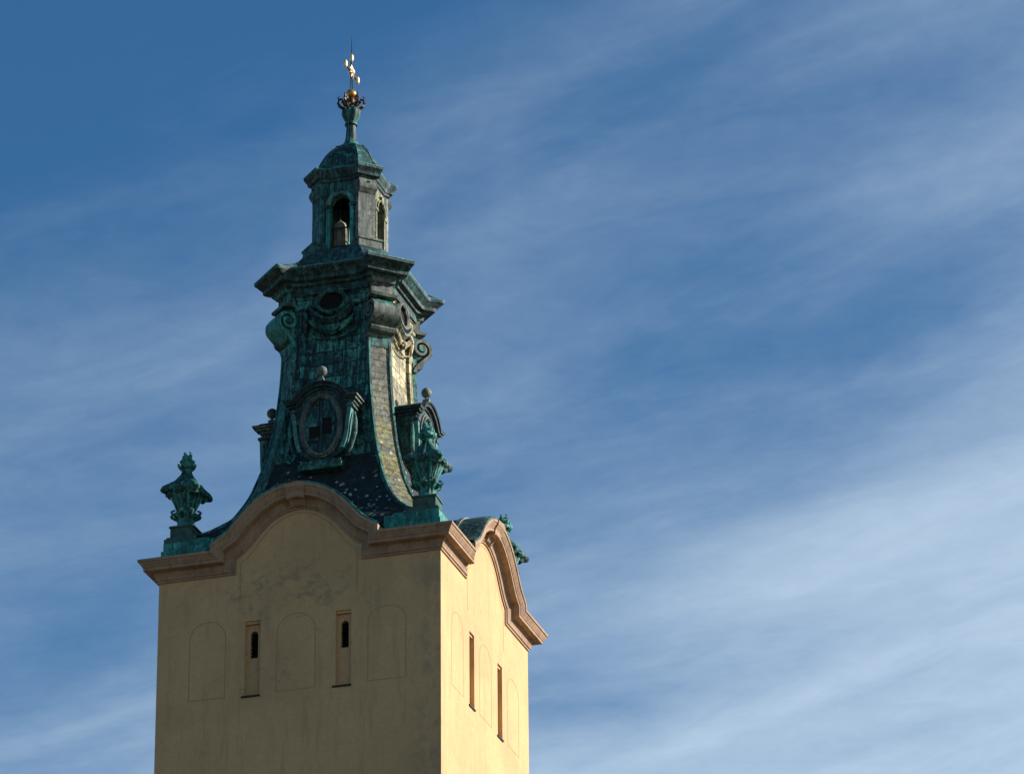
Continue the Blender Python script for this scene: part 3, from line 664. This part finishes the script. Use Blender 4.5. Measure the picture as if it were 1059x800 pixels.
# --- dormers, one on each side of the spire
def make_dormer():
    Y = -2.86
    # shield-shaped front outline, right half
    half = [(0, 4.62), (0.34, 4.66), (0.62, 4.80), (0.82, 5.02), (0.93, 5.30), (0.99, 5.65), (1.03, 6.05), (1.08, 6.40), (1.12, 6.62), (1.12, 6.80), (0.86, 6.84), (0.74, 7.02), (0.52, 7.20), (0.27, 7.30), (0, 7.34)]
    outline = half + [(-x, z) for x, z in reversed(half[1:-1])]
    body = MB(); body.loft([[(x, Y, z) for x, z in outline], [(x*0.98, -1.7, z) for x, z in outline]], True, False)
    d = body.build('dormer', M['moulding'], T, Z0, 30)
    def oval(a, b, y, n=40, c=5.92): return [(a*cos(2*pi*i/n), y, c+b*sin(2*pi*i/n)) for i in range(n)]
    m = MB(); m.sheet([oval(0.60, 1.02, Y+0.01), oval(0.60, 1.02, Y-0.10), oval(0.65, 1.07, Y-0.14), oval(0.71, 1.13, Y-0.13), oval(0.73, 1.15, Y-0.07), oval(0.79, 1.21, Y-0.07), oval(0.80, 1.22, Y+0.01)], True)
    m.build('oval_surround', M['grey'], d, Z0, 40)
    m = MB(); m.add(oval(0.61, 1.03, Y-0.012), [list(range(40))])
    m.build('shutter', M['sheet'], d, Z0, 0)
    m = MB(); m.box(-0.035, 0.035, Y-0.05, Y, 4.93, 6.92); m.build('shutter_post', M['moulding'], d, Z0, 0)
    m = MB(); m.box(-0.44, -0.05, Y-0.035, Y, 5.52, 5.93); m.build('broken_pane', M['dark'], d, Z0, 0)
    m = MB(); m.box(0.05, 0.36, Y-0.035, Y, 5.62, 6.22); m.build('broken_pane', M['dark'], d, Z0, 0)
    # side pilaster fillets
    for s in (-1, 1):
        m = MB(); m.loft([[(s*(x-0.13), Y-0.004, z), (s*(x-0.13), Y-0.07, z), (s*(x+0.01), Y-0.07, z), (s*(x+0.01), Y+0.2, z)] for x, z in half[3:9]])
        m.build('side_strip', M['edge'], d, Z0, 25)
        m = MB(); m.box(min(s*0.93, s*1.18), max(s*0.93, s*1.18), Y-0.11, Y+0.4, 6.50, 6.58); m.build('capital', M['moulding'], d, Z0, 0)
    # segmental pediment moulding
    path = [(-1.42, 6.84), (-0.92, 6.86), (-0.84, 6.98), (-0.66, 7.18), (-0.40, 7.33), (-0.14, 7.41), (0.14, 7.41), (0.40, 7.33), (0.66, 7.18), (0.84, 6.98), (0.92, 6.86), (1.42, 6.84)]
    rows = []
    for n, dd in ((-0.12, 0.0), (-0.12, 0.06), (-0.05, 0.08), (-0.03, 0.18), (0.05, 0.19), (0.08, 0.25), (0.13, 0.27), (0.13, -1.1)):
        p = [list(a) for a in offset_path(path, n)]; p[0][0] = -(1.15+dd*0.9 if dd >= 0 else 1.38); p[-1][0] = -p[0][0]
        rows.append([(x, Y-dd, z) for x, z in p])
    m = MB(); m.sheet(rows)
    m.build('pediment', M['darkc'], d, Z0, 25)
    for s in (-1, 1):      # returns along the dormer's sides
        m = MB()
        for n0, n1, dd in ((-0.12, -0.04, 0.06), (-0.04, 0.05, 0.17), (0.05, 0.128, 0.25)):
            m.box(min(s*1.0, s*(1.12+dd*0.9)), max(s*1.0, s*(1.12+dd*0.9)), Y-dd+0.004, -1.8, 6.84+n0, 6.84+n1)
        m.build('pediment_return', M['grey' if s > 0 else 'darkc'], d, Z0, 0)
    # scroll ear on top and ball finial
    m = MB(); m.loft([[(x*w, y, z) for x, y in ((-1, Y+0.10), (1, Y+0.10), (1, Y-0.14), (-1, Y-0.14))] for z, w in ((7.45, 0.24), (7.56, 0.20), (7.62, 0.10), (7.74, 0.07))])
    m.lathe([(0.05, 7.7), (0.09, 7.74), (0.05, 7.78), (0.06, 7.84)], 12, (0, Y-0.02))
    m.ball((0, Y-0.02, 8.0), 0.19)
    m.build('ball_finial', M['grey'], d, Z0, 40)
    m = MB(); m.loft([[(-h, -2.2, z), (h, -2.2, z), (h, Y-d_, z), (-h, Y-d_, z)] for z, h, d_ in ((4.28, 0.78, 0.16), (4.46, 0.80, 0.20), (4.48, 0.74, 0.12), (4.62, 0.74, 0.10))])
    m.build('ledge', M['copper'], d, Z0, 0)
    # scroll brackets hugging the sides
    for s in (-1, 1):
        m = MB()
        pts = [(s*1.16, Y+0.12, 6.35), (s*1.20, Y+0.10, 6.0), (s*1.18, Y+0.12, 5.6), (s*1.08, Y+0.12, 5.2), (s*0.98, Y+0.12, 4.92), (s*1.02, Y+0.12, 4.74), (s*1.12, Y+0.1, 4.78)]
        m.tube(pts, [0.04, 0.07, 0.08, 0.07, 0.07, 0.06, 0.03], 8)
        m.build('side_scroll', M['copper'], d, Z0, 40)
    return d
dorm = make_dormer()
for k in (1, 2, 3):
    c = copy_tree(dorm, T); c.rotation_euler = (0, 0, k*pi/2)

# ------------------------------------------------------------------ corner urns
def urn_ring(z, r, fl, cor, n=64, dz=0.0):
    out = []
    for i in range(n):
        a = 2*pi*i/n; q = abs(cos(2*(a-pi/4)))                       # 1 on diagonals and axes
        cq = max(0, cos(4*(a-pi/4)))**2.2
        rr = r*(1+fl*cos(12*a)) + cor*cq; out.append((rr*cos(a), rr*sin(a), z - dz*cq - (0.05*cos(16*a) if dz > 0.04 else 0)))
    return out
def make_urn():
    u = empty('corner_urn')
    m = MB(); 
    for h, z0, z1 in ((0.56, 0.0, 0.16), (0.50, 0.16, 0.24), (0.40, 0.24, 0.62), (0.44, 0.62, 0.68)): m.box(-h, h, -h, h, z0, z1)
    m.build('plinth', M['plinth'], u, 0, 0)
    m = MB()
    R = [(0.68, 0.36, 0, 0), (0.74, 0.33, 0, 0), (0.80, 0.28, 0.03, 0), (0.95, 0.27, 0.12, 0), (1.05, 0.30, 0.12, 0.02), (1.12, 0.38, 0.10, 0.08), (1.20, 0.40, 0.10, 0.08), (1.26, 0.33, 0.05, 0.02),
         (1.32, 0.28, 0.12, 0.02), (1.45, 0.32, 0.18, 0.03), (1.6, 0.37, 0.18, 0.06), (1.75, 0.43, 0.16, 0.09), (1.90, 0.50, 0.10, 0.12), (2.02, 0.52, 0.04, 0.12), (2.07, 0.42, 0.0, 0.1)]
    m.loft([urn_ring(z, r, f, c) for z, r, f, c in R]); m.build('vase', M['bright'], u, 0, 50)
    m = MB()
    R = [(1.92, 0.50, 0, 0.20, 0.05), (2.00, 0.60, 0.0, 0.32, 0.09), (2.08, 0.64, 0.03, 0.37, 0.09), (2.15, 0.60, 0.05, 0.33, 0.03), (2.24, 0.52, 0.07, 0.22, 0.0), (2.40, 0.38, 0.08, 0.11, 0), (2.56, 0.27, 0.06, 0.07, 0), (2.70, 0.20, 0.05, 0.02, 0), (2.82, 0.17, 0, 0, 0)]
    m.loft([urn_ring(z, r, f, c, dz=d) for z, r, f, c, d in R]); m.build('canopy', M['copper'], u, 0, 50)
    m = MB()        # acanthus leaves curling out under the canopy and at the foot
    for i in range(8):
        a = i*pi/4 + pi/4; big = i % 2 == 0; kx = 1.0 if big else 0.72
        def P(r, z, s=0.0): return Vector((r*cos(a)-s*sin(a), r*sin(a)+s*cos(a), z))
        sp_ = [(0.30, 1.28, 0.07), (0.34, 1.45, 0.10), (0.38+0.04*kx, 1.62, 0.13), (0.42+0.12*kx, 1.80, 0.15), (0.70*kx+0.02, 1.93, 0.14), (0.86*kx, 2.0, 0.11), (0.92*kx, 1.93, 0.08), (0.84*kx, 1.86, 0.04)]
        m.loft([[P(r-0.03, z, -w), P(r+0.035, z+0.01, 0), P(r-0.03, z, w), P(r-0.06, z, 0)] for r, z, w in sp_])
        sp_ = [(0.30, 1.02, 0.06), (0.42, 1.10, 0.09), (0.52, 1.16, 0.09), (0.56, 1.25, 0.07), (0.50, 1.31, 0.05), (0.44, 1.27, 0.03)]
        m.loft([[P(r-0.03, z, -w), P(r+0.03, z-0.02, 0), P(r-0.03, z, w), P(r-0.06, z+0.03, 0)] for r, z, w in sp_])
    m.build('leaf', M['copper'], u, 0, 50)['label'] = 'ring of curling acanthus leaves on the urn'
    for i in range(4):      # rolled tips under the four corners of the canopy and fruit between them
        a = pi/4 + i*pi/2; m = MB()
        m.loft([[(0.66*cos(a)+ (t*-sin(a)) + 0.075*cos(b_)*cos(a), 0.66*sin(a)+t*cos(a)+0.075*cos(b_)*sin(a), 1.86+0.075*sin(b_)) for b_ in [2*pi*j/12 for j in range(12)]] for t in (-0.13, -0.11, 0.11, 0.13)])
        m.build('rolled_tip', M['copper'], u, 0, 40)
    m = MB()        # leaf bud on top
    m.lathe([(0.16, 2.80), (0.19, 2.9), (0.22, 3.05), (0.20, 3.2), (0.13, 3.32), (0.06, 3.42)], 16)
    for j, (z, r, n, w) in enumerate(((2.92, 0.31, 5, 0.13), (3.12, 0.24, 5, 0.11), (3.30, 0.15, 4, 0.07))):
        for i in range(n):
            a = 2*pi*(i+0.5*j)/n
            def P(r_, z_, s=0.0): return Vector((r_*cos(a)-s*sin(a), r_*sin(a)+s*cos(a), z_))
            m.loft([[P(q-0.02, zz, -w_), P(q+0.03, zz, 0), P(q-0.02, zz, w_), P(q-0.05, zz, 0)] for q, zz, w_ in ((0.10, z-0.08, w*0.6), (r*0.75, z-0.02, w), (r, z+0.06, w*0.9), (r*1.02, z+0.14, w*0.5), (r*0.9, z+0.13, w*0.2))])
    for s in (-1, 1): m.tube([(s*0.02, 0, 3.38), (s*0.09, 0.02*s, 3.44), (s*0.11, 0.03*s, 3.52), (s*0.05, 0.02*s, 3.56)], [0.04, 0.035, 0.03, 0.015], 6)
    m.build('leaf_bud', M['bright'], u, 0, 50)
    return u
ub = make_urn(); UG = 'copper urns on the tower corners'
for i, (x, y, lab) in enumerate(((-4.35, -4.35, 'green copper urn on the far left corner of the shaded wall, clear against the sky'),
                                 (4.30, -4.30, 'copper urn above the corner where the shaded and sunlit walls meet'),
                                 (4.35, 4.35, 'copper urn mostly hidden behind the sunlit curved gable'))):
    o = ub if i == 0 else copy_tree(ub)
    o.location = (x, y, Z0+1.36); tag(o, lab, 'urn', UG)
    o.rotation_euler = (0, 0, (0, 0.05, -0.04)[i])

# ------------------------------------------------------------------ bell in the lantern
be = empty('bell', (-0.19, -0.55, Z0+13.70)); tag(be, 'small weathered brown bell inside the open arched lantern, behind the rails', 'bell')
m = MB(); m.lathe([(0.30, 0.02), (0.295, 0.06), (0.275, 0.15), (0.268, 0.5), (0.262, 0.85), (0.245, 1.02), (0.20, 1.13), (0.12, 1.20), (0.05, 1.22)], 28); m.build('bell_body', M['bell'], be, 0, 40)
m = MB(); m.tube([(0, 0, 1.12), (0, 0, 1.5), (0, 0, 2.48)], 0.03, 8); m.build('hanger', M['iron'], be, 0, 40)
m = MB(); m.box(-0.75, 0.95, -0.06, 0.06, 2.3, 2.45); m.build('beam', M['wood'], be, 0, 0)

# ------------------------------------------------------------------ finial on the dome
fi = empty('roof_finial', (0, 0, Z0+18.15))
tag(fi, 'slender copper finial with gilded ball and cross at the very top of the dome', 'finial')
fz = -18.15
m = MB(); R = [(18.18, 0.34, 0), (18.26, 0.30, 0), (18.34, 0.25, 0), (18.5, 0.205, 0.03), (18.8, 0.18, 0.04), (19.04, 0.17, 0.03), (19.06, 0.23, 0), (19.12, 0.23, 0), (19.15, 0.17, 0.03), (19.26, 0.22, 0.06), (19.42, 0.30, 0.08), (19.58, 0.34, 0.08), (19.68, 0.33, 0.06), (19.74, 0.25, 0.03), (19.80, 0.16, 0), (19.86, 0.14, 0)]
m.loft([[(r*(1+f*cos(8*a))*cos(a), r*(1+f*cos(8*a))*sin(a), z) for a in [2*pi*i/48 for i in range(48)]] for z, r, f in R]); m.build('vase', M['copper'], fi, fz, 50)
m = MB(); m.lathe([(0.12, 19.8), (0.17, 19.88), (0.11, 19.95), (0.14, 20.03), (0.12, 20.15), (0.09, 20.2)], 16)
m.build('stem', M['bronze'], fi, fz, 40)
m = MB()
for i in range(6):
    a = 2*pi*i/6+0.35
    def P(r, z): return (r*cos(a), r*sin(a), z)
    m.tube([P(0.16, 19.74), P(0.30, 19.76), P(0.42, 19.84), P(0.48, 19.98), P(0.44, 20.12), P(0.34, 20.14), P(0.30, 20.05), P(0.36, 20.0)], [0.05, 0.06, 0.06, 0.055, 0.05, 0.045, 0.04, 0.03], 6)
    m.tube([P(0.46, 20.08), P(0.48, 20.2), P(0.42, 20.27)], [0.02, 0.03, 0.01], 5)
    m.tube([P(0.12, 19.92), P(0.24, 19.88), P(0.31, 20.0), P(0.24, 20.12)], [0.05, 0.05, 0.045, 0.03], 5)
m.build('leaf_crown', M['bronze'], fi, fz, 50)
m = MB(); m.ball((0, 0, 20.36), 0.19, 24); m.build('ball', M['oldgold'], fi, fz, 60)
m = MB(); m.tube([(0.03, 0.03, 20.5), (0.02, 0.01, 21.2)], 0.022, 6); m.tube([(-0.035, -0.04, 20.5), (-0.01, 0, 21.2)], 0.018, 6); m.tube([(0, 0, 21.1), (0, 0, 22.0), (0, 0, 22.72)], [0.03, 0.022, 0.008], 6)
m.build('rod', M['iron'], fi, fz, 50)
m = MB(); zc_ = 21.28
m.box(-0.025, 0.025, -0.62, 0.62, zc_-0.03, zc_+0.03); m.box(-0.026, 0.026, -0.035, 0.035, zc_-0.3, zc_+0.45)
m.build('cross_bar', M['bronze'], fi, fz, 0)
m = MB()
for y, z in ((-0.68, zc_+0.0), (0.68, zc_+0.0), (0, 21.86)):
    m.ball((0.0, y, z), 0.082, 14, 2.0)
m.ball((0, 0, zc_), 0.13, 14)
for i in range(8):
    a = i*pi/4+pi/8; m.tube([(0.02, 0.08*cos(a), zc_+0.08*sin(a)), (0.03, 0.26*cos(a), zc_+0.26*sin(a))], [0.05, 0.008], 6)
m.build('gilded_ornament', M['gold'], fi, fz, 60)
